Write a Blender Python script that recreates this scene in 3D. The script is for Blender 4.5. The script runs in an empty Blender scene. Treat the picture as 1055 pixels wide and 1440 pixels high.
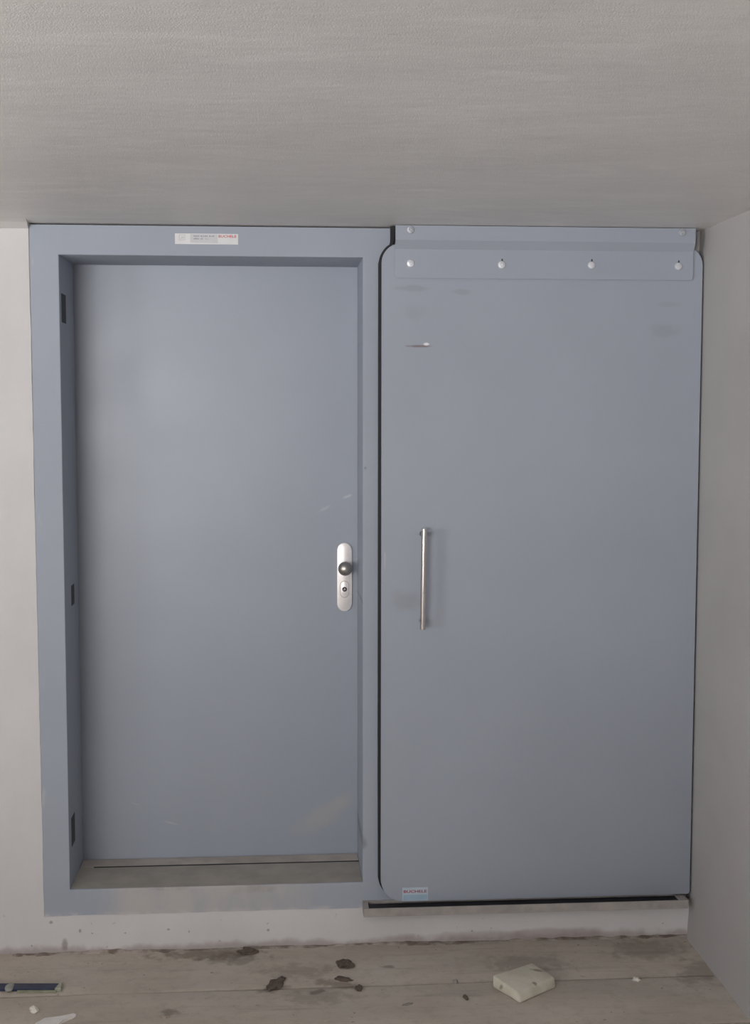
import bpy, bmesh, math, random
from mathutils import Vector, Matrix, noise

# ------------------------------------------------------------------ camera, world, light, exposure
scene = bpy.context.scene
COL = scene.collection
CAM_POS = Vector((0.7485, -4.3655, 1.8483))
cam_data = bpy.data.cameras.new('camera')
cam = bpy.data.objects.new('camera', cam_data)
COL.objects.link(cam)
R_ = Vector((0.997349243, -0.0727564042, 0.000996857))
U_ = Vector((0.00477245, 0.07907931, 0.9968569))
F_ = Vector((0.07260655, 0.99420972, -0.07921691))
cam.matrix_world = Matrix((
    (R_.x, U_.x, -F_.x, CAM_POS.x),
    (R_.y, U_.y, -F_.y, CAM_POS.y),
    (R_.z, U_.z, -F_.z, CAM_POS.z),
    (0, 0, 0, 1)))
cam_data.sensor_fit = 'VERTICAL'
cam_data.sensor_height = 24.0
cam_data.lens = 1829.3 / 1440.0 * 24.0
cam_data.clip_start = 0.05
scene.camera = cam

scene.view_settings.view_transform = 'Standard'
scene.view_settings.look = 'None'
scene.view_settings.gamma = 1.0
scene.view_settings.use_curve_mapping = False
scene.view_settings.exposure = 0.04

world = bpy.data.worlds.new('overcast_sky')
scene.world = world
world.use_nodes = True
world.node_tree.nodes['Background'].inputs[0].default_value = (0.86, 0.93, 1.0, 1)
world.node_tree.nodes['Background'].inputs[1].default_value = 1.2


def area(name, loc, direction, sx, sy, power, color):
    """daylight entering through an opening of the room"""
    d = bpy.data.lights.new(name, 'AREA')
    d.shape = 'RECTANGLE'
    d.size, d.size_y = sx, sy
    d.energy = power
    d.color = color
    o = bpy.data.objects.new(name, d)
    COL.objects.link(o)
    o.location = loc
    o.rotation_euler = Vector(direction).to_track_quat('-Z', 'Y').to_euler()
    return o


# The room is open above a parapet on its left and back sides; bright daylight from the
# sunlit surroundings comes in over the parapet.
PAR = 1.09
LEFT_Y0, LEFT_Y1 = -6.2, -2.4
BACK_X0, BACK_X1 = -2.2, -0.1
LINTEL = 2.40
ROOM_L, ROOM_R, ROOM_B = -2.3, 2.177, -6.4
area('left_daylight', (-4.6, -4.6, 0.70), (1, 0, 0.40), 5.0, 3.2, 440, (1.0, 0.99, 0.98))
area('back_daylight', (-1.8, -8.8, 0.70), (0, 1, 0.40), 4.6, 3.2, 960, (1.0, 0.99, 0.98))

CEIL = 2.4500


# ------------------------------------------------------------------ material helpers
class NT:
    def __init__(self, name):
        self.m = bpy.data.materials.new(name)
        self.m.use_nodes = True
        self.t = self.m.node_tree
        self.b = self.t.nodes['Principled BSDF']
        self.pos = self.new('ShaderNodeTexCoord').outputs['Object']

    def new(self, kind, **kw):
        n = self.t.nodes.new(kind)
        for k, v in kw.items():
            setattr(n, k, v)
        return n

    def put(self, sock, v):
        if isinstance(v, bpy.types.NodeSocket):
            self.t.links.new(v, sock)
        elif isinstance(v, (tuple, list)) and len(v) == 3 and sock.type == 'RGBA':
            sock.default_value = (*v, 1)
        else:
            sock.default_value = v

    def math(self, op, a, b=0.0, c=None, clamp=False):
        n = self.new('ShaderNodeMath', operation=op, use_clamp=clamp)
        self.put(n.inputs[0], a)
        self.put(n.inputs[1], b)
        if c is not None:
            self.put(n.inputs[2], c)
        return n.outputs[0]

    def vec(self, op, a, b):
        n = self.new('ShaderNodeVectorMath', operation=op)
        self.put(n.inputs[0], a)
        self.put(n.inputs[1], b)
        return n.outputs['Value'] if op in ('DOT_PRODUCT', 'LENGTH') else n.outputs['Vector']

    def noise(self, scale, detail=4, rough=0.55, stretch=None, distort=0.0):
        n = self.new('ShaderNodeTexNoise')
        n.inputs['Scale'].default_value = scale
        n.inputs['Detail'].default_value = detail
        n.inputs['Roughness'].default_value = rough
        n.inputs['Distortion'].default_value = distort
        p = self.pos
        if stretch:
            p = self.vec('MULTIPLY', p, stretch)
        self.put(n.inputs['Vector'], p)
        return n.outputs['Fac']

    def ramp(self, fac, lo, hi):
        n = self.new('ShaderNodeMapRange', interpolation_type='SMOOTHSTEP')
        self.put(n.inputs['Value'], fac)
        n.inputs['From Min'].default_value = lo
        n.inputs['From Max'].default_value = hi
        return n.outputs['Result']

    def mix(self, fac, a, b):
        n = self.new('ShaderNodeMix', data_type='RGBA')
        self.put(n.inputs[0], fac)
        self.put(n.inputs[6], a)
        self.put(n.inputs[7], b)
        return n.outputs[2]

    def blob(self, c, a, b, rough=0.6, nscale=40, soft=0.6):
        """soft stain centred at c with half-axis vectors a and b (world space)"""
        a, b = Vector(a), Vector(b)
        d = self.vec('SUBTRACT', self.pos, tuple(c))
        u = self.vec('DOT_PRODUCT', d, tuple(a / a.length_squared))
        v = self.vec('DOT_PRODUCT', d, tuple(b / b.length_squared))
        r = self.math('SQRT', self.math('ADD', self.math('MULTIPLY', u, u), self.math('MULTIPLY', v, v)))
        nz = self.math('MULTIPLY', self.math('SUBTRACT', self.noise(nscale, 3), 0.5), rough * 2)
        r = self.math('ADD', r, nz)
        return self.ramp(r, 1.0 + soft * 0.3, 1.0 - soft)

    def stain(self, col, mask, strength, colour):
        return self.mix(self.math('MULTIPLY', mask, strength), col, colour)

    def bump(self, h, strength, dist=0.002, prev=None):
        n = self.new('ShaderNodeBump')
        n.inputs['Strength'].default_value = strength
        n.inputs['Distance'].default_value = dist
        self.put(n.inputs['Height'], h)
        if prev is not None:
            self.put(n.inputs['Normal'], prev)
        return n.outputs['Normal']

    def done(self, col, rough=0.6, normal=None, metal=0.0, spec=0.5):
        self.put(self.b.inputs['Base Color'], col)
        self.put(self.b.inputs['Roughness'], rough)
        self.b.inputs['Metallic'].default_value = metal
        self.b.inputs['Specular IOR Level'].default_value = spec
        if normal is not None:
            self.put(self.b.inputs['Normal'], normal)
        return self.m


PAINT = (0.365, 0.397, 0.462)


def paint(name, marks=(), dirt=None, rough=0.34, spec=0.5):
    n = NT(name)
    c = n.mix(n.ramp(n.noise(1.6, 5), 0.3, 0.7), tuple(k * 0.97 for k in PAINT), tuple(k * 1.03 for k in PAINT))
    c = n.mix(n.math('MULTIPLY', n.ramp(n.noise(3.0, 6, 0.6, (1, 1, 0.35)), 0.55, 0.75), 0.10), c, (0.40, 0.41, 0.42))
    for (ce, a, b, strength, colour, rg, ns) in marks:
        c = n.stain(c, n.blob(ce, a, b, rg, ns), strength, colour)
    if dirt:
        c = dirt(n, c)
    r = n.math('ADD', rough, n.math('MULTIPLY', n.noise(6, 4), 0.12))
    return n.done(c, r, n.bump(n.noise(260, 2), 0.06, 0.0006), spec=spec)


def plaster(name, base, var, sparkle, rough=0.7, streak=(1, 1, 1), extra=None, bump=0.5, grit=210):
    n = NT(name)
    c = n.mix(n.ramp(n.noise(2.2, 6, 0.6, streak), 0.3, 0.72), tuple(k * (1 - var) for k in base), tuple(k * (1 + var) for k in base))
    c = n.mix(n.math('MULTIPLY', n.ramp(n.noise(7, 6, 0.6, streak), 0.45, 0.75), 0.28), c, tuple(k * (1 + 1.3 * var) for k in base))
    if extra:
        c = extra(n, c)
    nb = n.bump(n.noise(5, 5, 0.55, streak), bump * 0.5, 0.012)
    nb = n.bump(n.noise(grit, 3, 0.6), sparkle, 0.0022, nb)
    return n.done(c, rough, nb, spec=0.5)


def plain(name, col, rough=0.6, metal=0.0, spec=0.5, var=0.06, scale=30, bump=0.0):
    n = NT(name)
    c = n.mix(n.ramp(n.noise(scale, 4), 0.3, 0.7), tuple(k * (1 - var) for k in col), tuple(min(1, k * (1 + var)) for k in col))
    nb = n.bump(n.noise(scale * 6, 3), bump, 0.002) if bump else None
    return n.done(c, rough, nb, metal, spec)


# ------------------------------------------------------------------ mesh helpers
def obj(name, bm, mat, parent=None, smooth=False, recalc=True):
    if recalc:
        bmesh.ops.recalc_face_normals(bm, faces=bm.faces[:])
    me = bpy.data.meshes.new(name)
    bm.to_mesh(me)
    bm.free()
    if smooth:
        for p in me.polygons:
            p.use_smooth = True
        me.set_sharp_from_angle(angle=math.radians(38))
    me.materials.append(mat)
    o = bpy.data.objects.new(name, me)
    COL.objects.link(o)
    if parent is not None:
        o.parent = parent
    return o


def empty(name, loc=(0, 0, 0)):
    o = bpy.data.objects.new(name, None)
    COL.objects.link(o)
    o.location = loc
    o.empty_display_size = 0.1
    return o


def tag(o, label=None, cat=None, group=None, kind=None):
    if label:
        o['label'] = label
    if cat:
        o['category'] = cat
    if group:
        o['group'] = group
    if kind:
        o['kind'] = kind
    return o


def child(o, parent):
    """parent without moving (parents sit at known places, parts are modelled in world coordinates)"""
    o.parent = parent
    o.matrix_parent_inverse = Matrix.Translation(parent.location).inverted()
    return o


def box(bm, x0, x1, y0, y1, z0, z1, bev=0.0, seg=2):
    vs = [bm.verts.new(p) for p in ((x0, y0, z0), (x1, y0, z0), (x1, y1, z0), (x0, y1, z0),
                                     (x0, y0, z1), (x1, y0, z1), (x1, y1, z1), (x0, y1, z1))]
    fs = [bm.faces.new([vs[i] for i in f]) for f in ((3, 2, 1, 0), (4, 5, 6, 7), (0, 1, 5, 4), (1, 2, 6, 5), (2, 3, 7, 6), (3, 0, 4, 7))]
    if bev:
        es = list({e for f in fs for e in f.edges})
        bmesh.ops.bevel(bm, geom=es, offset=bev, segments=seg, profile=0.5, affect='EDGES')
    return vs


def prism(bm, pts, y0, y1, bev=0.0):
    """outline in x,z extruded from y0 (front) to y1"""
    f = [bm.verts.new((x, y0, z)) for x, z in pts]
    b = [bm.verts.new((x, y1, z)) for x, z in pts]
    n = len(pts)
    ff = bm.faces.new(f)
    bm.faces.new(b[::-1])
    for i in range(n):
        bm.faces.new((f[i], b[i], b[(i + 1) % n], f[(i + 1) % n]))
    if bev:
        bmesh.ops.bevel(bm, geom=list(ff.edges), offset=bev, segments=2, profile=0.5, affect='EDGES')


def arc(cx, cz, r, a0, a1, n=8):
    return [(cx + r * math.cos(math.radians(a0 + (a1 - a0) * i / n)), cz + r * math.sin(math.radians(a0 + (a1 - a0) * i / n))) for i in range(n + 1)]


def pill(cx, z0, z1, w, n=12):
    r = w / 2
    return arc(cx, z1 - r, r, 0, 180, n) + arc(cx, z0 + r, r, 180, 360, n)


def lathe_y(bm, cx, cz, prof, seg=24):
    """prof: list of (radius, y) turned about an axis along y"""
    rings = []
    for r, y in prof:
        if r < 1e-6:
            rings.append([bm.verts.new((cx, y, cz))])
        else:
            rings.append([bm.verts.new((cx + r * math.cos(2 * math.pi * i / seg), y, cz + r * math.sin(2 * math.pi * i / seg))) for i in range(seg)])
    for a, b in zip(rings, rings[1:]):
        for i in range(seg):
            j = (i + 1) % seg
            if len(a) == 1 and len(b) == 1:
                continue
            if len(a) == 1:
                bm.faces.new((a[0], b[i], b[j]))
            elif len(b) == 1:
                bm.faces.new((a[i], a[j], b[0]))
            else:
                bm.faces.new((a[i], a[j], b[j], b[i]))


# ------------------------------------------------------------------ materials
BR = (0.125, 0.092, 0.068)


def wall_extra(n, c):
    # rusty crust and spatter low on the plinth
    z = n.new('ShaderNodeSeparateXYZ')
    n.put(z.inputs[0], n.pos)
    zz = z.outputs['Z']
    low = n.ramp(n.math('ADD', zz, n.math('MULTIPLY', n.math('SUBTRACT', n.noise(9, 5), 0.5), 0.07)), 0.030, 0.004)
    c = n.mix(n.math('MULTIPLY', low, 0.55), c, (0.27, 0.20, 0.18))
    band = n.ramp(zz, 0.20, 0.02)
    spots = n.ramp(n.noise(55, 2), 0.70, 0.76)
    c = n.mix(n.math('MULTIPLY', n.math('MULTIPLY', spots, band), 0.6), c, (0.18, 0.15, 0.14))
    for x, zc, rx, rz in ((-0.035, 0.108, 0.008, 0.006), (0.062, 0.075, 0.005, 0.008), (0.36, 0.072, 0.006, 0.004), (0.43, 0.062, 0.003, 0.005),
                          (0.01, 0.028, 0.012, 0.024), (0.70, 0.06, 0.006, 0.006)):
        c = n.stain(c, n.blob((x, -0.003, zc), (rx, 0, 0), (0, 0, rz), 0.3, 90), 0.6, (0.2, 0.15, 0.13))
    c = n.stain(c, n.blob((1.62, 0, 0.018), (0.42, 0, 0), (0, 0, 0.022), 0.7, 12), 0.5, (0.30, 0.23, 0.21))
    return c


def ceil_extra(n, c):
    # swept trowel marks and glints painted in as pale specks
    sw = n.noise(2.4, 5, 0.5, (0.55, 1.7, 1), 1.6)
    c = n.mix(n.math('MULTIPLY', n.ramp(sw, 0.52, 0.70), 0.35), c, (0.66, 0.635, 0.61))
    sw2 = n.noise(3.4, 4, 0.5, (0.5, 1.9, 1), 2.2)
    c = n.mix(n.math('MULTIPLY', n.ramp(sw2, 0.56, 0.70), 0.35), c, (0.86, 0.84, 0.82))
    glints = n.ramp(n.noise(170, 2), 0.66, 0.74)
    patch = n.ramp(n.noise(2.2, 3), 0.40, 0.62)
    c = n.mix(n.math('MULTIPLY', n.math('MULTIPLY', glints, patch), 0.75), c, (0.97, 0.96, 0.95))
    c = n.stain(c, n.blob((0.28, -0.28, CEIL), (0.03, -0.022, 0), (0.004, 0.006, 0), 0.2, 60), 0.6, (0.7, 0.68, 0.65))
    return c


M_wall = plaster('white_lime_plaster', (0.665, 0.645, 0.645), 0.05, 0.25, 0.75, (1, 1, 0.6), wall_extra)
M_ceil = plaster('grey_smoothed_concrete_ceiling', (0.765, 0.74, 0.72), 0.045, 0.55, 0.42, (0.7, 1.3, 1), ceil_extra, 0.8, 300)
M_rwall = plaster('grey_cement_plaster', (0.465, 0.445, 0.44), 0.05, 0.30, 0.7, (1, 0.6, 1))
M_steel = plain('brushed_stainless_steel', (0.93, 0.88, 0.86), 0.42, 0.45, var=0.03, scale=60)
M_bar = plain('polished_steel_bar', (0.74, 0.70, 0.67), 0.20, 1.0, var=0.02, scale=10)
M_knob = plain('satin_dark_steel', (0.52, 0.485, 0.45), 0.36, 1.0, var=0.05)
M_post = plain('steel_post_painted_shade', (0.16, 0.15, 0.145), 0.4, 0.8, var=0.03)  # post colour darkened to stand in for the shade behind the bar
M_zinc_dull = plain('dull_zinc_bolt', (0.50, 0.52, 0.56), 0.45, 0.5, var=0.2, scale=160)
M_zinc = plain('bright_zinc_bolt', (0.80, 0.81, 0.85), 0.42, 0.6, var=0.10, scale=160)
M_rubber_gap_shade = plain('black_rubber_and_gap_shade', (0.012, 0.012, 0.016), 0.65)  # also colours the shaded gaps at the threshold and in the rail
M_slot = plain('dark_recess_tone', (0.03, 0.034, 0.034), 0.6)
M_rail = plain('weathered_galvanised_rail', (0.38, 0.35, 0.33), 0.55, 0.1, var=0.12, scale=18, bump=0.15)
M_sill = plain('dirty_concrete_sill', (0.43, 0.40, 0.35), 0.85, var=0.10, scale=9, bump=0.4)
M_thresh = plain('dusty_threshold_strip', (0.54, 0.48, 0.43), 0.75, var=0.12, scale=12, bump=0.2)
M_label = plain('white_sticker_film', (0.74, 0.73, 0.74), 0.35, var=0.02)
M_label_grey = plain('sticker_grey_field', (0.60, 0.60, 0.62), 0.4, var=0.02)
M_label_blue = plain('pale_blue_sticker_field', (0.36, 0.50, 0.62), 0.4, var=0.05)
M_label_base = plain('pale_sticker_film', (0.52, 0.60, 0.68), 0.4, var=0.03)
M_red = plain('red_print', (0.56, 0.07, 0.07), 0.5, var=0.02)
M_darkred = plain('dark_red_print', (0.33, 0.05, 0.09), 0.5, var=0.02)
M_grey_ink = plain('grey_print', (0.33, 0.33, 0.36), 0.5, var=0.05)
M_pale_ink = plain('pale_grey_print', (0.5, 0.5, 0.52), 0.5, var=0.05)

WHITE = (0.58, 0.59, 0.60)
M_leaf = paint('blue_grey_paint_leaf', [
    ((0.908, 0.3, 1.490), (0.022, 0, 0.014), (-0.003, 0, 0.0055), 0.55, (0.50, 0.53, 0.56), 0.5, 70),
    ((0.990, 0.3, 1.5335), (0.018, 0, 0.009), (-0.002, 0, 0.0055), 0.8, (0.55, 0.57, 0.6), 0.5, 70),
    ((0.905, 0.3, 0.365), (0.115, 0, 0.055), (-0.02, 0, 0.04), 0.42, (0.47, 0.46, 0.43), 0.7, 14),
    ((0.97, 0.3, 0.42), (0.05, 0, 0.03), (-0.012, 0, 0.025), 0.25, (0.47, 0.46, 0.43), 0.7, 18),
    ((0.345, 0.3, 0.347), (0.030, 0, -0.010), (0.001, 0, 0.0035), 0.45, (0.55, 0.56, 0.57), 0.4, 60),
    ((0.22, 0.3, 0.42), (0.016, 0, -0.004), (0.001, 0, 0.003), 0.35, (0.55, 0.56, 0.57), 0.4, 60)])
M_panel = paint('blue_grey_paint_panel', [
    ((1.213, -0.03, 2.0555), (0.046, 0, 0.0015), (0, 0, 0.0048), 0.85, (0.20, 0.15, 0.16), 0.5, 60),
    ((1.236, -0.03, 2.0625), (0.011, 0, 0), (0, 0, 0.0055), 1.0, (0.85, 0.85, 0.86), 0.15, 60),
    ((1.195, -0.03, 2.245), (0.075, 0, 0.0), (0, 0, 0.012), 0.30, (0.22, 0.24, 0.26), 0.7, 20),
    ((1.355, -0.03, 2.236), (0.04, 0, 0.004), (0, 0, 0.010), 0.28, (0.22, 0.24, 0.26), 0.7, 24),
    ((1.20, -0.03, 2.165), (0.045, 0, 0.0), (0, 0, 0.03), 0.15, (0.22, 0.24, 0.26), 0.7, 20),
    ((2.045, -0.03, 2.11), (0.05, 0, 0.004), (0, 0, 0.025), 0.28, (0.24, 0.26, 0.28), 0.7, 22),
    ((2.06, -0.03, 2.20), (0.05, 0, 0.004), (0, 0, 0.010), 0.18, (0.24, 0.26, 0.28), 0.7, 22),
    ((1.165, -0.03, 1.195), (0.055, 0, 0.0), (0, 0, 0.045), 0.30, (0.22, 0.225, 0.235), 0.7, 16),
    ((1.0985, -0.03, 1.34), (0.004, 0, 0.0), (0, 0, 0.03), 0.5, (0.55, 0.55, 0.56), 0.5, 40)])


def frame_dirt(n, c):
    sep = n.new('ShaderNodeSeparateXYZ')
    n.put(sep.inputs[0], n.pos)
    # lime smears over the bottom rail, strongest between its ends
    m = n.math('MULTIPLY', n.ramp(sep.outputs['X'], 0.08, 0.26), n.ramp(sep.outputs['X'], 1.05, 0.62))
    m = n.math('MULTIPLY', m, n.ramp(sep.outputs['Z'], 0.235, 0.215))
    br = n.ramp(n.noise(5.5, 5, 0.65, (1.5, 1, 0.7)), 0.30, 0.62)
    c = n.mix(n.math('MULTIPLY', m, n.math('ADD', 0.35, n.math('MULTIPLY', br, 0.6))), c, (0.52, 0.49, 0.475))
    low = n.math('MULTIPLY', n.ramp(sep.outputs['Z'], 0.145, 0.128), n.ramp(n.noise(14, 4), 0.42, 0.6))
    c = n.mix(n.math('MULTIPLY', low, 0.7), c, (0.58, 0.55, 0.54))
    low2 = n.math('MULTIPLY', n.ramp(n.noise(26, 4, 0.5, (1, 1, 0.3)), 0.58, 0.66), n.ramp(sep.outputs['X'], -0.035, -0.055))
    c = n.mix(n.math('MULTIPLY', low2, 0.3), c, (0.62, 0.60, 0.6))
    return c


M_frame = paint('blue_grey_paint_frame', [
    ((0.634, 0, 0.205), (0.10, 0, 0.004), (0, 0, 0.016), 0.6, (0.27, 0.22, 0.17), 0.6, 22),
    ((0.37, 0, 0.214), (0.07, 0, 0), (0, 0, 0.008), 0.7, (0.16, 0.14, 0.12), 0.7, 30),
    ((1.02, 0.02, 1.192), (0.008, 0, 0), (0, 0, 0.010), 0.7, (0.12, 0.12, 0.13), 0.5, 60),
    ((1.02, 0.02, 2.07), (0.006, 0, 0), (0, 0, 0.012), 0.6, (0.12, 0.12, 0.13), 0.5, 60),
    ((1.035, 0.0, 1.65), (0.005, 0, 0), (0, 0, 0.006), 0.5, (0.15, 0.15, 0.16), 0.5, 60),
    ((1.02, 0.05, 0.36), (0.02, 0, 0), (0, 0, 0.03), 0.5, (0.16, 0.16, 0.17), 0.7, 30)], frame_dirt, 0.56, 0.36)
M_bracket = paint('blue_grey_paint_bracket')


def floor_mat():
    n = NT('dusty_worn_boards')
    A, B = (0.47, 0.415, 0.355), (0.56, 0.50, 0.43)
    c = n.mix(n.ramp(n.noise(4, 6, 0.6, (0.6, 1.6, 1)), 0.3, 0.7), A, B)
    grain = n.ramp(n.noise(16, 6, 0.65, (0.12, 1.6, 1)), 0.52, 0.72)
    c = n.mix(n.math('MULTIPLY', grain, 0.7), c, (0.36, 0.315, 0.275))
    dust = n.ramp(n.noise(2.6, 5, 0.6), 0.5, 0.72)
    c = n.mix(n.math('MULTIPLY', dust, 0.45), c, (0.57, 0.525, 0.47))
    specks = n.ramp(n.noise(70, 2), 0.70, 0.76)
    c = n.mix(n.math('MULTIPLY', specks, 0.5), c, (0.68, 0.63, 0.58))
    c = n.mix(n.math('MULTIPLY', n.ramp(n.noise(22, 5, 0.7), 0.48, 0.66), 0.30), c, (0.34, 0.29, 0.24))
    dk = n.ramp(n.noise(38, 3), 0.67, 0.74)
    c = n.mix(n.math('MULTIPLY', dk, 0.6), c, BR)
    # damp brown soil and splashes; the patch behind the foam block includes its shadow
    for ce, a, b, s in (((0.50, -0.05), (0.20, 0.01), (0, 0.05), 0.55), ((0.58, -0.09), (0.10, 0.02), (0, 0.06), 0.45),
                        ((0.80, -0.20), (0.14, 0.02), (0, 0.06), 0.28), ((0.93, -0.31), (0.10, -0.03), (0.01, 0.03), 0.5),
                        ((0.72, -0.33), (0.05, 0.03), (-0.01, 0.02), 0.5), ((0.86, -0.40), (0.12, 0.02), (0, 0.05), 0.3),
                        ((1.56, -0.20), (0.15, 0.01), (0, 0.08), 0.30), ((1.10, -0.19), (0.03, 0.0), (0, 0.012), 0.5),
                        ((0.40, -0.47), (0.035, 0.0), (0, 0.022), 0.55), ((2.0, -0.12), (0.16, 0.0), (0, 0.09), 0.3),
                        ((2.12, -0.30), (0.06, -0.04), (0.02, 0.12), 0.35), ((0.86, -0.36), (0.02, 0.02), (-0.01, 0.012), 0.5)):
        c = n.stain(c, n.blob((ce[0], ce[1], 0), (a[0], a[1], 0), (b[0] if b[0] else 1e-4, b[1], 0), 1.1, 26), s, BR)
    nb = n.bump(n.noise(16, 6, 0.65, (0.12, 1.6, 1)), 0.35, 0.004)
    nb = n.bump(n.noise(120, 3), 0.35, 0.002, nb)
    return n.done(c, 0.82, nb, spec=0.3)


M_floor = floor_mat()

# ------------------------------------------------------------------ room shell
# floor: dark bed with separate boards on it
bm = bmesh.new()
box(bm, ROOM_L - 0.2, ROOM_R + 0.2, ROOM_B - 0.2, 0.4, -0.10, -0.028)
floor = tag(obj('floor', bm, plain('dark_floor_bed', (0.05, 0.042, 0.036), 0.9)), 'dusty brown-grey floor of wide worn boards with dirt stains', 'floor', kind='structure')
random.seed(4)
y = 0.02
k = 0
while y > ROOM_B - 0.1:
    y0 = y - (0.350 if k == 0 else 0.33)
    bm = bmesh.new()
    x0, x1, nx = ROOM_L - 0.1, ROOM_R + 0.06, 90
    lip = 0.0042
    top = [[], [], [], []]
    for i in range(nx + 1):
        x = x0 + (x1 - x0) * i / nx
        wob = 0.004 * noise.noise((x * 3, k * 5.1, 0)) + 0.002 * noise.noise((x * 17, k * 3.3, 2))
        wob2 = 0.004 * noise.noise((x * 3, (k + 1) * 5.1, 0)) + 0.002 * noise.noise((x * 17, (k + 1) * 3.3, 2))
        hz = 0.0018 * noise.noise((x * 2.2, k * 2.7, 9))
        top[0].append(bm.verts.new((x, y0 + lip + wob2, -0.03)))
        top[1].append(bm.verts.new((x, y0 + lip + wob2 + 0.002, hz - 0.003)))
        top[2].append(bm.verts.new((x, y - lip + wob - 0.002, hz)))
        top[3].append(bm.verts.new((x, y - lip + wob, -0.03)))
    mid0, mid1 = [], []
    for i in range(nx + 1):
        a, b = top[1][i].co, top[2][i].co
        mid0.append(bm.verts.new((a.x, a.y + 0.008, a.z + 0.003)))
    rows = [top[0], top[1], mid0, top[2], top[3]]
    for ra, rb in zip(rows, rows[1:]):
        for i in range(nx):
            bm.faces.new((ra[i], ra[i + 1], rb[i + 1], rb[i]))
    child(obj('floor_board', bm, M_floor, smooth=True), floor)
    y = y0
    k += 1

bm = bmesh.new()
box(bm, ROOM_L - 0.2, ROOM_R + 0.2, ROOM_B - 0.2, 0.4, CEIL, CEIL + 0.2)
# lower fillet where the ceiling rolls into the plaster beside the frame
f0 = [bm.verts.new((ROOM_L, yy, zz)) for yy, zz in ((-0.16, CEIL + 0.004), (0.02, CEIL + 0.01), (0.02, 2.431), (-0.005, 2.431), (-0.055, 2.4455))]
f1 = [bm.verts.new((-0.066 + dx, v.co.y, v.co.z)) for v, dx in zip(f0, (0.02, 0.0, 0.0, 0.0, 0.006))]
bm.faces.new(f0[::-1])
bm.faces.new(f1)
for i in range(5):
    j = (i + 1) % 5
    bm.faces.new((f0[i], f0[j], f1[j], f1[i]))
tag(obj('ceiling', bm, M_ceil), 'grey trowelled concrete ceiling with a faint glitter', 'ceiling', kind='structure')

# front wall: masonry blocks around both doors plus the hand-worked plaster skin
bm = bmesh.new()
box(bm, ROOM_L - 0.2, -0.060, 0.003, 0.45, -0.05, CEIL + 0.02)
box(bm, -0.060, ROOM_R + 0.2, 0.003, 0.45, -0.05, 0.126)
box(bm, 1.119, ROOM_R + 0.2, 0.03, 0.45, 0.126, CEIL + 0.02)
box(bm, -0.060, 1.119, 0.43, 0.45, 0.126, CEIL + 0.02)
N = 120
z0, z1 = -0.03, 2.434
L, Rr = [], []
for i in range(N + 1):
    z = z0 + (z1 - z0) * i / N
    e = -0.0615 - 0.004 * (z - 1.2) / 1.2 + 0.0022 * noise.noise((z * 6, 1, 0)) + 0.0012 * noise.noise((z * 25, 2, 0))
    L.append(z)
    Rr.append(e)
fr = [bm.verts.new((Rr[i], -0.0025, L[i])) for i in range(N + 1)]
fb = [bm.verts.new((Rr[i] + 0.003, 0.004, L[i])) for i in range(N + 1)]
fl = [bm.verts.new((ROOM_L, -0.0025, L[i])) for i in range(N + 1)]
for i in range(N):
    bm.faces.new((fl[i], fr[i], fr[i + 1], fl[i + 1]))
    bm.faces.new((fr[i], fb[i], fb[i + 1], fr[i + 1]))
N = 160
tp, tb, bt = [], [], []
for i in range(N + 1):
    x = -0.075 + (ROOM_R + 0.02 + 0.075) * i / N
    e = 0.1265 + 0.0022 * noise.noise((x * 6, 5, 0)) + 0.0014 * noise.noise((x * 23, 6, 0))
    tp.append(bm.verts.new((x, -0.0025, e)))
    tb.append(bm.verts.new((x, 0.004, e + 0.003)))
    bt.append(bm.verts.new((x, -0.0025 - 0.003, -0.03)))
for i in range(N):
    bm.faces.new((bt[i], bt[i + 1], tp[i + 1], tp[i]))
    bm.faces.new((tp[i], tp[i + 1], tb[i + 1], tb[i]))
bmesh.ops.recalc_face_normals(bm, faces=bm.faces[:])
tag(obj('wall_front', bm, M_wall, recalc=False), 'whitewashed plaster wall and low plinth around the two steel doors', 'wall', kind='structure')

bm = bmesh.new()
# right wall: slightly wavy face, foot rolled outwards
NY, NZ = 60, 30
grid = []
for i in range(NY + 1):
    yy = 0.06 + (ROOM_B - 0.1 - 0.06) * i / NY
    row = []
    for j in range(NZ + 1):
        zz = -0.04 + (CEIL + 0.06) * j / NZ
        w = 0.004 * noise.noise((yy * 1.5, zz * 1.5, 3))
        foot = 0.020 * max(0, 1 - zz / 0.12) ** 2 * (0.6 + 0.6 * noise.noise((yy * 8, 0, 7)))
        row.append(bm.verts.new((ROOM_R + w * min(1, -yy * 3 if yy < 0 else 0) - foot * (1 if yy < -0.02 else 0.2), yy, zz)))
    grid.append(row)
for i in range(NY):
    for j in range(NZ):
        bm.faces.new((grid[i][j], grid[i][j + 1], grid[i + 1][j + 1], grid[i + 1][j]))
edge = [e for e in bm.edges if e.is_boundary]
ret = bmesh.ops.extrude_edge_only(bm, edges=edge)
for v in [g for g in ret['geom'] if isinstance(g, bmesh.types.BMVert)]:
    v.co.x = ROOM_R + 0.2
tag(obj('wall_right', bm, M_rwall, smooth=True), 'plain grey cement-plastered side wall beside the sliding door', 'wall', kind='structure')

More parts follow.
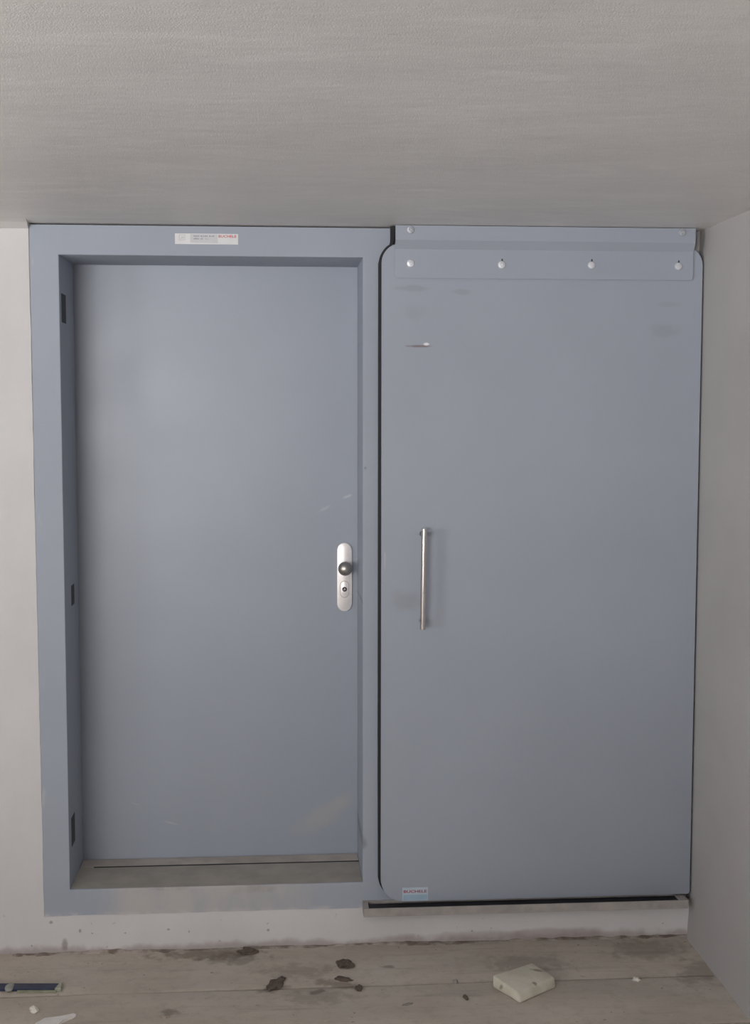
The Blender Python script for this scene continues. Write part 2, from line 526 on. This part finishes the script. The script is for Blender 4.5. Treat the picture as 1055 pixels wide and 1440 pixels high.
# parapets and lintels out of view, with the openings the daylight enters by
bm = bmesh.new()
xl0, xl1 = ROOM_L - 0.2, ROOM_L
box(bm, xl0, xl1, ROOM_B - 0.2, 0.4, -0.05, PAR)
box(bm, xl0, xl1, ROOM_B - 0.2, 0.4, LINTEL, CEIL + 0.02)
box(bm, xl0, xl1, LEFT_Y1, 0.4, PAR, LINTEL)
box(bm, xl0, xl1, ROOM_B - 0.2, LEFT_Y0, PAR, LINTEL)
tag(obj('wall_left', bm, M_rwall), 'grey plaster parapet wall with a wide opening above it', 'wall', kind='structure')
bm = bmesh.new()
yb0, yb1 = ROOM_B - 0.2, ROOM_B
box(bm, ROOM_L, ROOM_R, yb0, yb1, -0.05, PAR)
box(bm, ROOM_L, ROOM_R, yb0, yb1, LINTEL, CEIL + 0.02)
box(bm, ROOM_L, BACK_X0, yb0, yb1, PAR, LINTEL)
box(bm, BACK_X1, ROOM_R, yb0, yb1, PAR, LINTEL)
tag(obj('wall_back', bm, M_rwall), 'grey plaster parapet wall facing the doors, open above', 'wall', kind='structure')

# ------------------------------------------------------------------ text
def text_mesh(body, width, height, mat, x, ypos, z, parent, bold=0.0, name='lettering'):
    cu = bpy.data.curves.new(name, 'FONT')
    cu.body = body
    cu.size = 1.0
    cu.offset = bold
    cu.resolution_u = 2
    cu.fill_mode = 'FRONT'
    tmp = bpy.data.objects.new('tmp', cu)
    COL.objects.link(tmp)
    dg = bpy.context.evaluated_depsgraph_get()
    me = bpy.data.meshes.new_from_object(tmp.evaluated_get(dg))
    bpy.data.objects.remove(tmp)
    bpy.data.curves.remove(cu)
    xs = [v.co.x for v in me.vertices]
    ys = [v.co.y for v in me.vertices]
    sx = width / (max(xs) - min(xs))
    sy = height / (max(ys) - min(ys))
    mx, my = min(xs), min(ys)
    for v in me.vertices:
        v.co = Vector((x + (v.co.x - mx) * sx, ypos, z + (v.co.y - my) * sy))
    me.name = name
    me.materials.clear()
    me.materials.append(mat)
    o = bpy.data.objects.new(name, me)
    COL.objects.link(o)
    child(o, parent)
    return o


# ------------------------------------------------------------------ door_1: hinged steel door in its box frame
D1 = tag(empty('door_1', (0.53, 0.0, 0.127)), 'blue-grey hinged steel door set deep in its box frame, with a knob plate', 'door', kind='structure')
FX0, OX0, OX1, FX1 = -0.0616, 0.030, 1.0258, 1.1175
FZ0, OZ0, OZ1, FZ1 = 0.1272, 0.2185, 2.3485, 2.4450
DEP = 0.300
bm = bmesh.new()
xs, zs = [FX0, OX0, OX1, FX1], [FZ0, OZ0, OZ1, FZ1]
fv = [[bm.verts.new((x, 0, z)) for z in zs] for x in xs]
for i in range(3):
    for j in range(3):
        if not (i == 1 and j == 1):
            bm.faces.new((fv[i][j], fv[i + 1][j], fv[i + 1][j + 1], fv[i][j + 1]))
inner = [fv[1][1], fv[2][1], fv[2][2], fv[1][2]]
outer = [fv[0][0], fv[3][0], fv[3][3], fv[0][3]]
back = [bm.verts.new((v.co.x, DEP - 0.004, v.co.z)) for v in inner]
op_edges = []
for i in range(4):
    j = (i + 1) % 4
    if i == 0:      # the sill lies here: only a short lip
        lp = [bm.verts.new((v.co.x, 0.014, v.co.z)) for v in (inner[0], inner[1])]
        bm.faces.new((inner[0], inner[1], lp[1], lp[0]))
    else:
        bm.faces.new((inner[i], inner[j], back[j], back[i]))
    op_edges.append(bm.edges.get((inner[i], inner[j])))
# rebate flange behind the reveal and the outer returns
fl2 = [bm.verts.new((v.co.x + sx * 0.03, DEP - 0.004, v.co.z + sz * 0.03)) for v, (sx, sz) in zip(back, ((-1, -1), (1, -1), (1, 1), (-1, 1)))]
for i in (1, 2, 3):
    j = (i + 1) % 4
    bm.faces.new((back[i], back[j], fl2[j], fl2[i]))
bnd = [e for e in bm.edges if e.is_boundary and all(abs(v.co.y) < 1e-6 for v in e.verts)]
ret = bmesh.ops.extrude_edge_only(bm, edges=bnd)
for v in [g for g in ret['geom'] if isinstance(g, bmesh.types.BMVert)]:
    v.co.y = 0.035
bmesh.ops.bevel(bm, geom=op_edges, offset=0.004, segments=3, profile=0.5, affect='EDGES')
# foot of the frame continues behind the sliding panel
box(bm, FX1 - 0.001, 1.22, 0.0, 0.03, FZ0, 0.45)
child(obj('frame', bm, M_frame, smooth=True), D1)

bm = bmesh.new()
box(bm, OX0 - 0.012, OX1 + 0.012, DEP, DEP + 0.05, OZ0 - 0.007, OZ1 + 0.012, 0.002)
leaf = child(obj('door_leaf', bm, M_leaf), D1)

# sill and threshold
bm = bmesh.new()
nx = 40
rows = []
for yy, zz in ((0.006, 0.2185 + 0.0008), (0.10, 0.2195), (0.203, 0.2195), (0.205, 0.2195), (0.2055, 0.200)):
    rows.append([bm.verts.new((OX0 + 0.0005 + (OX1 - OX0 - 0.001) * i / nx, yy, zz + (0.0012 * noise.noise((i * 0.4, yy * 30, 1)) if yy < 0.2 else 0))) for i in range(nx + 1)])
for ra, rb in zip(rows, rows[1:]):
    for i in range(nx):
        bm.faces.new((ra[i], ra[i + 1], rb[i + 1], rb[i]))
child(obj('sill', bm, M_sill, smooth=True), D1)
bm = bmesh.new()
box(bm, OX0 + 0.0005, OX1 - 0.0005, 0.217, 0.2945, 0.195, 0.2185, 0.0015)
child(obj('threshold_strip', bm, M_thresh), D1)
bm = bmesh.new()
box(bm, OX0 - 0.02, OX1 + 0.02, 0.0065, 0.36, 0.18, 0.196)
child(obj('threshold_channel', bm, M_slot), D1)

bm = bmesh.new()
box(bm, OX0 + 0.05, OX1 - 0.001, 0.2058, 0.2172, 0.196, 0.2193)
child(obj('threshold_gap_shade', bm, M_rubber_gap_shade), D1)  # added black strip painting the dark gap between sill and threshold

# three dark plates painting the shade of pockets in the hinge-side reveal
for zc, h, yc, w in ((2.18, 0.095, 0.080, 0.085), (1.205, 0.070, 0.165, 0.060), (0.40, 0.10, 0.085, 0.070)):
    bm = bmesh.new()
    box(bm, OX0 - 0.002, OX0 + 0.0012, yc - w / 2, yc + w / 2, zc - h / 2, zc + h / 2, 0.0005, 1)
    child(obj('pocket_shade_plate', bm, M_slot), D1)

# escutcheon with knob and cylinder
bm = bmesh.new()
prism(bm, pill(0.9785, 1.1176, 1.3666, 0.0525), DEP - 0.010, DEP + 0.001, 0.002)
esc = child(obj('escutcheon', bm, M_steel, smooth=True), D1)
bm = bmesh.new()
ky = DEP - 0.010
prof = [(0.0, ky + 0.002), (0.017, ky + 0.002), (0.017, ky - 0.003), (0.011, ky - 0.006), (0.0105, ky - 0.026)]
for i in range(13):
    a = math.radians(155 - 155 * i / 12)
    prof.append((0.0255 * math.sin(a) if i < 12 else 0.0, ky - 0.048 + 0.0215 * math.cos(a) * -1 * -1 if False else ky - 0.048 - 0.0225 * math.cos(math.radians(155 - 155 * i / 12))))
lathe_y(bm, 0.9785, 1.2785, prof, 32)
child(obj('knob', bm, M_knob, smooth=True), D1)
bm = bmesh.new()
prism(bm, pill(0.9787, 1.167, 1.2295, 0.0315), ky - 0.0004, ky + 0.001)
child(obj('cylinder_surround', bm, M_knob), esc)
bm = bmesh.new()
prism(bm, pill(0.9787, 1.169, 1.2275, 0.0275), ky - 0.003, ky + 0.001, 0.001)
cyl = child(obj('cylinder_cover', bm, M_steel, smooth=True), esc)
bm = bmesh.new()
lathe_y(bm, 0.9785, 1.1985, [(0.0, ky - 0.0026), (0.0085, ky - 0.0026), (0.0085, ky - 0.0042), (0.0065, ky - 0.0042), (0.0065, ky - 0.0030), (0.0, ky - 0.0030)], 20)
child(obj('keyhole_ring', bm, M_slot), esc)
bm = bmesh.new()
lathe_y(bm, 0.9785, 1.1985, [(0.0, ky - 0.0036), (0.0038, ky - 0.0036), (0.0042, ky - 0.0030)], 16)
child(obj('lock_core', bm, M_knob), esc)

# maker's sticker on the frame head
sx0, sx1, sz0, sz1 = 0.4075, 0.6140, 2.3868, 2.4212
bm = bmesh.new()
box(bm, sx0, sx1, -0.0008, 0.0005, sz0, sz1)
st = child(obj('maker_sticker', bm, M_label), D1)
st['label'] = 'white maker sticker with red lettering on the frame head'
bm = bmesh.new()
box(bm, sx0 + 0.050, sx0 + 0.140, -0.0011, -0.0002, sz0 + 0.004, sz1 - 0.0015)
child(obj('sticker_field', bm, M_label_grey), st)
text_mesh('BUCHELE', 0.0585, 0.0088, M_red, sx0 + 0.1425, -0.0014, sz1 - 0.0125, st, 0.012)
# small print, too fine to read: broken strokes
random.seed(11)


def small_print(x, z, w, h, mat, dens=0.7):
    bm = bmesh.new()
    cx = x
    while cx < x + w:
        ww = random.uniform(0.0018, 0.0042)
        if random.random() < dens:
            hh = h * random.uniform(0.55, 1.0)
            vs = [bm.verts.new(p) for p in ((cx, -0.0014, z), (cx + ww, -0.0014, z), (cx + ww, -0.0014, z + hh), (cx, -0.0014, z + hh))]
            bm.faces.new(vs)
        cx += ww + 0.0012
    child(obj('small_print', bm, mat), st)


small_print(sx0 + 0.061, sz1 - 0.0105, 0.066, 0.0052, M_grey_ink, 0.85)
small_print(sx0 + 0.061, sz1 - 0.0190, 0.030, 0.0052, M_grey_ink, 0.9)
small_print(sx0 + 0.100, sz1 - 0.0190, 0.010, 0.0045, M_grey_ink, 0.7)
bm = bmesh.new()   # faint square emblem
for (a, b, c, d) in ((0, 0.019, 0, 0.0012), (0, 0.019, 0.0165, 0.0177), (0, 0.0012, 0, 0.0177), (0.0178, 0.019, 0, 0.0177), (0.004, 0.009, 0.005, 0.0065),
                     (0.0085, 0.010, 0.005, 0.013), (0.012, 0.0135, 0.004, 0.0095), (0.012, 0.0165, 0.0085, 0.010)):
    vs = [bm.verts.new((sx0 + 0.014 + px, -0.0014, sz0 + 0.013 + pz)) for px, pz in ((a, c), (b, c), (b, d), (a, d))]
    bm.faces.new(vs)
child(obj('emblem', bm, M_pale_ink), st)

# ------------------------------------------------------------------ door_2: sliding panel hung from a folded bracket
D2 = tag(empty('door_2', (1.63, -0.02, 0.158)), 'blue-grey sliding steel panel with rounded corners and long bar handle', 'door', kind='structure')
PX0, PX1, PZ0, PZ1 = 1.0863, 2.1700, 0.1583, 2.393
PF, PBK = -0.030, -0.004
outline = (arc(PX0 + 0.080, PZ0 + 0.080, 0.080, 180, 270, 10) + [(PX1 - 0.008, PZ0), (PX1, PZ0 + 0.008)]
           + arc(PX1 - 0.065, PZ1 - 0.065, 0.065, 0, 90, 10) + arc(PX0 + 0.065, PZ1 - 0.065, 0.065, 90, 180, 10))
bm = bmesh.new()
prism(bm, outline, PF, PBK, 0.0015)
child(obj('panel', bm, M_panel, smooth=True), D2)

# black rubber strip along the closing edge
path = arc(PX0 + 0.080, PZ0 + 0.080, 0.080, 214, 180, 8) + [(PX0, 0.5 + 0.1 * i) for i in range(18)] + arc(PX0 + 0.065, PZ1 - 0.065, 0.065, 180, 119, 8) + [(1.1245, 2.40), (1.1245, 2.450)]
bm = bmesh.new()
prev = None
npth = len(path)
for i, (px, pz) in enumerate(path):
    a = Vector(path[max(0, i - 1)])
    b = Vector(path[min(npth - 1, i + 1)])
    t = (b - a).normalized()
    nrm = Vector((-t.y, t.x))
    w = 0.0095 if i > 9 else 0.0012 + 0.0078 * i / 9
    if i >= npth - 10:
        w = 0.0078
    q = Vector((px, pz)) + nrm * w
    r = Vector((px, pz)) - nrm * 0.002
    cur = [bm.verts.new((r.x, -0.022, r.y)), bm.verts.new((q.x, -0.022, q.y)), bm.verts.new((q.x, 0.0002, q.y)), bm.verts.new((r.x, 0.0002, r.y))]
    if prev:
        for k in range(4):
            bm.faces.new((prev[k], prev[(k + 1) % 4], cur[(k + 1) % 4], cur[k]))
    else:
        bm.faces.new(cur)
    prev = cur
bm.faces.new(prev[::-1])
child(obj('rubber_seal', bm, M_rubber_gap_shade), D2)

# folded hanger bracket (profile y,z swept along x)
BX0, BX1 = 1.1300, 2.1350
prof = [(-0.0330, 2.279), (-0.0370, 2.279), (-0.0370, 2.373), (-0.0570, 2.4005), (-0.0570, 2.4480), (-0.0530, 2.4480), (-0.0530, 2.4025), (-0.0330, 2.3755)]
bm = bmesh.new()
rings = []
for x in (BX0, BX0 + 0.003, BX0 + 0.012, BX1 - 0.012, BX1 - 0.003, BX1):
    inset = {0: 0.012, 1: 0.003, 2: 0.0}[min(2, round(min(x - BX0, BX1 - x) / 0.004))]
    rings.append([bm.verts.new((x, p[0], p[1] + (inset if k < 2 else 0))) for k, p in enumerate(prof)])
for a, b in zip(rings, rings[1:]):
    for i in range(8):
        j = (i + 1) % 8
        bm.faces.new((a[i], a[j], b[j], b[i]))
bm.faces.new(rings[0][::-1])
bm.faces.new(rings[-1])
brk = child(obj('hanger_bracket', bm, M_bracket), D2)


def bolt(x, z, yf, r=0.0125, mat=M_zinc):
    bm = bmesh.new()
    lathe_y(bm, x, z, [(0, yf + 0.001), (r, yf + 0.001), (r, yf - 0.003), (r * 0.90, yf - 0.0048), (r * 0.34, yf - 0.0056), (r * 0.30, yf - 0.0040), (0, yf - 0.0040)], 20)
    child(obj('bolt', bm, mat, smooth=True), brk)


for i, (x, z) in enumerate(((1.181, 2.326), (1.485, 2.3245), (1.7875, 2.326), (2.0835, 2.3245))):
    bolt(x, z, -0.0370)
    if i:
        bm = bmesh.new()   # top of the slotted hole showing above the bolt
        prism(bm, pill(x + 0.002, z + 0.008, z + 0.0205, 0.0045, 6), -0.0374, -0.0365)
        child(obj('slot_hole', bm, M_slot), brk)
for x, z in ((1.178, 2.4330), (2.088, 2.4350)):
    bolt(x, z, -0.057, 0.0125, M_zinc_dull)

# bar handle
bm = bmesh.new()
hx, hy, hr = 1.2235, -0.085, 0.0098
hz0, hz1 = 1.1125, 1.4510
seg = 24
rr = []
for r, z in ((0, hz0), (hr - 0.001, hz0), (hr, hz0 + 0.001), (hr, hz1 - 0.001), (hr - 0.001, hz1), (0, hz1)):
    tilt = 0.0045 * (z - 1.28) / 0.34
    rr.append([bm.verts.new((hx + tilt + r * math.cos(2 * math.pi * i / seg), hy + r * math.sin(2 * math.pi * i / seg), z)) for i in range(seg)] if r else [bm.verts.new((hx + tilt, hy, z))])
for a, b in zip(rr, rr[1:]):
    for i in range(seg):
        j = (i + 1) % seg
        if len(a) == 1:
            bm.faces.new((a[0], b[j], b[i]))
        elif len(b) == 1:
            bm.faces.new((a[i], a[j], b[0]))
        else:
            bm.faces.new((a[i], a[j], b[j], b[i]))
han = child(obj('bar_handle', bm, M_bar, smooth=True), D2)
for z in (hz0 + 0.022, hz1 - 0.022):
    bm = bmesh.new()
    lathe_y(bm, hx, z, [(0, PF + 0.001), (0.0085, PF + 0.001), (0.0085, PF - 0.003), (0.0065, PF - 0.004), (0.0065, hy + 0.004), (0, hy + 0.004)], 20)
    child(obj('handle_post', bm, M_post, smooth=True), han)

# small sticker at the foot of the panel
bx0, bx1, bz0, bz1 = 1.1607, 1.2492, 0.1610, 0.2070
bm = bmesh.new()
box(bm, bx0, bx1, PF - 0.0007, PF + 0.0005, bz0, bz1)
s2 = child(obj('maker_sticker', bm, M_label_base), D2)
s2['label'] = 'pale blue maker sticker with dark red lettering'
bm = bmesh.new()
box(bm, bx0 + 0.003, bx1 - 0.002, PF - 0.0009, PF, bz0 + 0.002, bz0 + 0.021)
child(obj('sticker_field', bm, M_label_blue), s2)
text_mesh('BUCHELE', 0.080, 0.0098, M_darkred, bx0 + 0.0045, PF - 0.0012, bz0 + 0.0275, s2, 0.02)

# ------------------------------------------------------------------ guide rail on the plinth
RX0, RX1 = 1.0250, 2.1500
GR = tag(empty('guide_rail', (1.59, -0.04, 0.125)), 'weathered grey steel guide rail fixed under the sliding panel', 'rail')
RY, RZ0, RZ1 = -0.078, 0.1255, 0.1545
bm = bmesh.new()
box(bm, RX0, RX1, RY, RY + 0.005, RZ0, RZ1, 0.001)
child(obj('front_lip', bm, M_rail), GR)
bm = bmesh.new()
box(bm, RX0, RX1, RY + 0.005, -0.0015, RZ0, RZ0 + 0.004)
child(obj('base_plate', bm, M_rubber_gap_shade), GR)  # channel floor coloured black for the shade inside the rail
bm = bmesh.new()
box(bm, RX0, RX1, -0.0045, -0.0005, RZ0 + 0.004, RZ1)
child(obj('back_lip', bm, M_rail), GR)
for xa, xb in ((RX0, RX0 + 0.018), (RX1 - 0.030, RX1)):
    bm = bmesh.new()
    box(bm, xa, xb, RY + 0.005, -0.0045, RZ0 + 0.004, RZ1 - 0.0015)
    child(obj('end_block', bm, M_rail), GR)
bm = bmesh.new()
box(bm, RX0 + 0.018, RX1 - 0.030, RY + 0.008, -0.02, RZ0 + 0.004, RZ1 - 0.006)
child(obj('channel_shade_fill', bm, M_rubber_gap_shade), GR)  # black filler standing in for the darkness down in the channel

# ------------------------------------------------------------------ debris on the floor
def lump(name, c, r, mat, label, cat, seed, group=None, rot=0.0, sub=3, rough=0.34, sink=0.25):
    """small irregular clod resting on the floor; r = half-axes"""
    bm = bmesh.new()
    bmesh.ops.create_icosphere(bm, subdivisions=sub, radius=1.0)
    for v in bm.verts:
        d = v.co.normalized()
        k = 1 + rough * noise.noise(d * 1.6 + Vector((seed, 0, 0))) * 1.8 + rough * 0.5 * noise.noise(d * 4 + Vector((0, seed, 0)))
        v.co = Vector((d.x * r[0], d.y * r[1], d.z * r[2])) * k
        v.co.z = max(v.co.z, -r[2] * (1 - sink))
    zmin = min(v.co.z for v in bm.verts)
    for v in bm.verts:
        v.co.z -= zmin
    o = obj(name, bm, mat, smooth=True)
    o.location = (c[0], c[1], -0.0015)
    o.rotation_euler = (0, 0, rot)
    return tag(o, label, cat, group)


M_soil = plain('dark_brown_soil', (0.135, 0.102, 0.082), 0.95, var=0.25, scale=60, bump=0.5)
M_crumb = plain('white_plaster_crumb', (0.85, 0.81, 0.74), 0.85, var=0.08, scale=60, bump=0.3)


def foam_marks(n, c):
    for ce, a, b in (((1.570, -0.335, 0.038), (0.026, -0.008, 0), (0.003, 0.008, 0)), ((1.545, -0.420, 0.034), (0.008, 0.002, 0), (-0.002, 0.010, 0)),
                     ((1.440, -0.412, 0.02), (0.008, -0.004, 0), (0.0, 0.004, 0.008))):
        c = n.stain(c, n.blob(ce, a, b, 0.5, 60), 0.7, (0.20, 0.165, 0.12))
    return c


nf = NT('cream_foam_with_scuffs')
cf = nf.mix(nf.ramp(nf.noise(18, 5), 0.3, 0.7), (0.62, 0.58, 0.47), (0.72, 0.675, 0.57))
cf = foam_marks(nf, cf)
M_foam = nf.done(cf, 0.9, nf.bump(nf.noise(140, 3), 0.4, 0.002))
bm = bmesh.new()
V = [bm.verts.new(p) for p in ((1.418, -0.378, 0.0), (1.488, -0.492, 0.0), (1.626, -0.386, 0.0), (1.566, -0.278, 0.0),
                               (1.416, -0.368, 0.041), (1.482, -0.484, 0.030), (1.622, -0.374, 0.033), (1.565, -0.280, 0.040))]
for f in ((3, 2, 1, 0), (4, 5, 6, 7), (0, 1, 5, 4), (1, 2, 6, 5), (2, 3, 7, 6), (3, 0, 4, 7)):
    bm.faces.new([V[i] for i in f])
bmesh.ops.bevel(bm, geom=bm.edges[:], offset=0.009, segments=3, profile=0.5, affect='EDGES')
bmesh.ops.subdivide_edges(bm, edges=bm.edges[:], cuts=2, use_grid_fill=True)
for v in bm.verts:
    v.co += Vector((1, 1, 0.6)) * 0.0022 * noise.noise(v.co * 45) + Vector((0, 0, 0.0018 * noise.noise(v.co * 90)))
    v.co.z = max(v.co.z, 0.0) - 0.0
tag(obj('foam_block', bm, M_foam, smooth=True), 'cream rectangular foam block with rounded edges and scuffs lying on the floor', 'block')

# dark blue strip with pale binding lying along the board joint
M_navy = plain('navy_blue_plastic', (0.020, 0.028, 0.075), 0.45, var=0.25, scale=40)
M_lime = plain('pale_green_grey_edge', (0.30, 0.31, 0.22), 0.8, var=0.15, scale=50)
M_palecap = plain('pale_grey_end', (0.42, 0.42, 0.33), 0.8, var=0.12, scale=60, bump=0.3)
S = tag(empty('blue_strip', (-0.06, -0.285, 0.0)), 'dark blue plastic strip with pale end piece lying along the floor-board joint', 'strip')


def rot_box(bm, cx, cy, lx, ly, z0, z1, ang, taper=1.0, bev=0.0015):
    vs = box(bm, -lx / 2, lx / 2, -ly / 2, ly / 2, z0, z1)
    for v in vs:
        t = 1 - (1 - taper) * (v.co.x / lx + 0.5)
        x_, y_ = v.co.x, v.co.y * t
        v.co.x = cx + x_ * math.cos(ang) - y_ * math.sin(ang)
        v.co.y = cy + x_ * math.sin(ang) + y_ * math.cos(ang)
    bmesh.ops.bevel(bm, geom=bm.edges[:], offset=bev, segments=2, profile=0.5, affect='EDGES')


bm = bmesh.new()
rot_box(bm, -0.092, -0.276, 0.25, 0.036, 0.001, 0.012, -0.07)
child(obj('strip_body', bm, M_navy), S)
bm = bmesh.new()
rot_box(bm, -0.030, -0.304, 0.125, 0.012, 0.000, 0.0065, -0.06)
child(obj('strip_rim', bm, M_lime), S)
bm = bmesh.new()
bmesh.ops.create_icosphere(bm, subdivisions=2, radius=1)
for v in bm.verts:
    d = v.co.normalized()
    k = 1 + 0.25 * noise.noise(d * 2)
    v.co = Vector((-0.118 + 0.015 * d.x * k, -0.283 + 0.026 * d.y * k, 0.010 + 0.010 * d.z * k))
child(obj('binding', bm, plain('pale_grey_binding', (0.33, 0.33, 0.30), 0.85, bump=0.3), smooth=True), S)
bm = bmesh.new()
v0 = [(0.026, -0.305), (0.046, -0.304), (0.044, -0.262), (0.036, -0.262)]
a = [bm.verts.new((x, y_, 0.0)) for x, y_ in v0]
b = [bm.verts.new((x, y_, 0.013)) for x, y_ in v0]
bm.faces.new(b)
bm.faces.new(a[::-1])
for i in range(4):
    bm.faces.new((a[i], a[(i + 1) % 4], b[(i + 1) % 4], b[i]))
bmesh.ops.bevel(bm, geom=bm.edges[:], offset=0.002, segments=2, profile=0.5, affect='EDGES')
child(obj('end_piece', bm, M_palecap), S)

# pale flake cut off by the picture's lower edge
bm = bmesh.new()
ol = [(0.006, -0.530), (0.030, -0.497), (0.070, -0.490), (0.112, -0.472), (0.122, -0.480), (0.112, -0.496), (0.085, -0.515), (0.070, -0.560), (0.020, -0.565)]
tv = [bm.verts.new((x, yy, 0.0085 + 0.001 * math.sin(i * 2.1))) for i, (x, yy) in enumerate(ol)]
bv = [bm.verts.new((x, yy, 0.0)) for x, yy in ol]
bm.faces.new(tv)
bm.faces.new(bv[::-1])
for i in range(len(ol)):
    j = (i + 1) % len(ol)
    bm.faces.new((tv[i], bv[i], bv[j], tv[j]))
bmesh.ops.bevel(bm, geom=bm.edges[:], offset=0.0015, segments=1, affect='EDGES')
tag(obj('plaster_flake', bm, plain('pale_grey_plaster_flake', (0.80, 0.77, 0.74), 0.85, var=0.08, bump=0.2)), 'long pale pointed plaster flake lying near the blue strip', 'flake')

lump('plaster_crumb', (-0.014, -0.436), (0.011, 0.015, 0.010), M_crumb, 'small white plaster crumb between the blue strip and the pale flake', 'crumb', 1.0, 'plaster crumbs on the floor', rot=0.6)
lump('plaster_crumb', (1.894, -0.350), (0.011, 0.012, 0.006), M_crumb, 'small white plaster crumb on the board joint right of the foam block', 'crumb', 2.3, 'plaster crumbs on the floor')
lump('plaster_crumb', (1.305, -0.322), (0.009, 0.009, 0.005), plain('grey_crumb', (0.4, 0.37, 0.34), 0.9), 'small grey crumb on the board joint left of the foam block', 'crumb', 3.1, 'plaster crumbs on the floor')
lump('plaster_crumb', (0.388, -0.503), (0.014, 0.008, 0.005), plain('tan_crumb', (0.36, 0.31, 0.26), 0.9), 'tan crumb beside a brown smudge on the front floor board', 'crumb', 4.4, 'plaster crumbs on the floor', rot=-0.5)
lump('plaster_crumb', (1.135, -0.470), (0.020, 0.008, 0.003), plain('dusty_crumb', (0.31, 0.28, 0.25), 0.9), 'flat dusty crumb on the front floor board', 'crumb', 5.9, 'plaster crumbs on the floor', rot=0.4)
lump('soil_clod', (0.957, -0.168), (0.024, 0.032, 0.008), M_soil, 'round dark soil clod by itself near the plinth', 'clod', 7.1, 'soil clods on the floor')
lump('soil_clod', (0.728, -0.300), (0.024, 0.044, 0.007), M_soil, 'long slanting dark soil clod on the board joint', 'clod', 8.2, 'soil clods on the floor', rot=-0.45)
lump('soil_clod', (0.945, -0.280), (0.028, 0.014, 0.006), M_soil, 'curved dark soil clod touching the smaller clod at the joint', 'clod', 9.6, 'soil clods on the floor', rot=-0.5)
lump('soil_clod', (0.992, -0.352), (0.011, 0.017, 0.008), M_soil, 'smallest dark soil clod sitting right on the board joint', 'clod', 10.5, 'soil clods on the floor')
lump('soil_clod', (1.323, -0.440), (0.006, 0.016, 0.006), M_soil, 'tiny black soil clod on front board beside the foam block', 'clod', 11.7, 'soil clods on the floor', rot=0.3)
lump('soil_clod', (0.630, -0.050), (0.030, 0.022, 0.010), M_soil, 'crumbly dark soil clod pressed against the foot of the plinth', 'clod', 12.9, 'soil clods on the floor')

# line of broken mortar and dirt along the foot of the plinth
bm = bmesh.new()
N = 260
rows = [[], [], [], []]
for i in range(N + 1):
    x = -0.45 + (2.170 + 0.45) * i / N
    h = 0.004 + 0.008 * noise.noise((x * 3.1, 0, 0)) + 0.006 * noise.noise((x * 24, 3, 0))
    w = 0.018 + 0.022 * noise.noise((x * 3.4, 8, 0)) + 0.014 * noise.noise((x * 30, 9, 0))
    h, w = max(h, 0.0008), max(w, 0.005)
    rows[0].append(bm.verts.new((x, -0.002, h)))
    rows[1].append(bm.verts.new((x, -0.006 - w * 0.35, h * 0.75)))
    rows[2].append(bm.verts.new((x, -0.006 - w * 0.75, h * 0.25)))
    rows[3].append(bm.verts.new((x, -0.006 - w, -0.004)))
for a, b in zip(rows, rows[1:]):
    for i in range(N):
        bm.faces.new((a[i], a[i + 1], b[i + 1], b[i]))
nm = NT('crumbled_mortar_and_dirt')
cm = nm.mix(nm.ramp(nm.noise(14, 5, 0.6), 0.38, 0.62), (0.20, 0.155, 0.13), (0.46, 0.40, 0.36))
M_mortar = nm.done(cm, 0.95, nm.bump(nm.noise(90, 4), 0.6, 0.004))
tag(obj('mortar_crumble', bm, M_mortar, smooth=True), 'crumbled mortar and dirt lying along the foot of the plinth', 'dirt', kind='stuff')
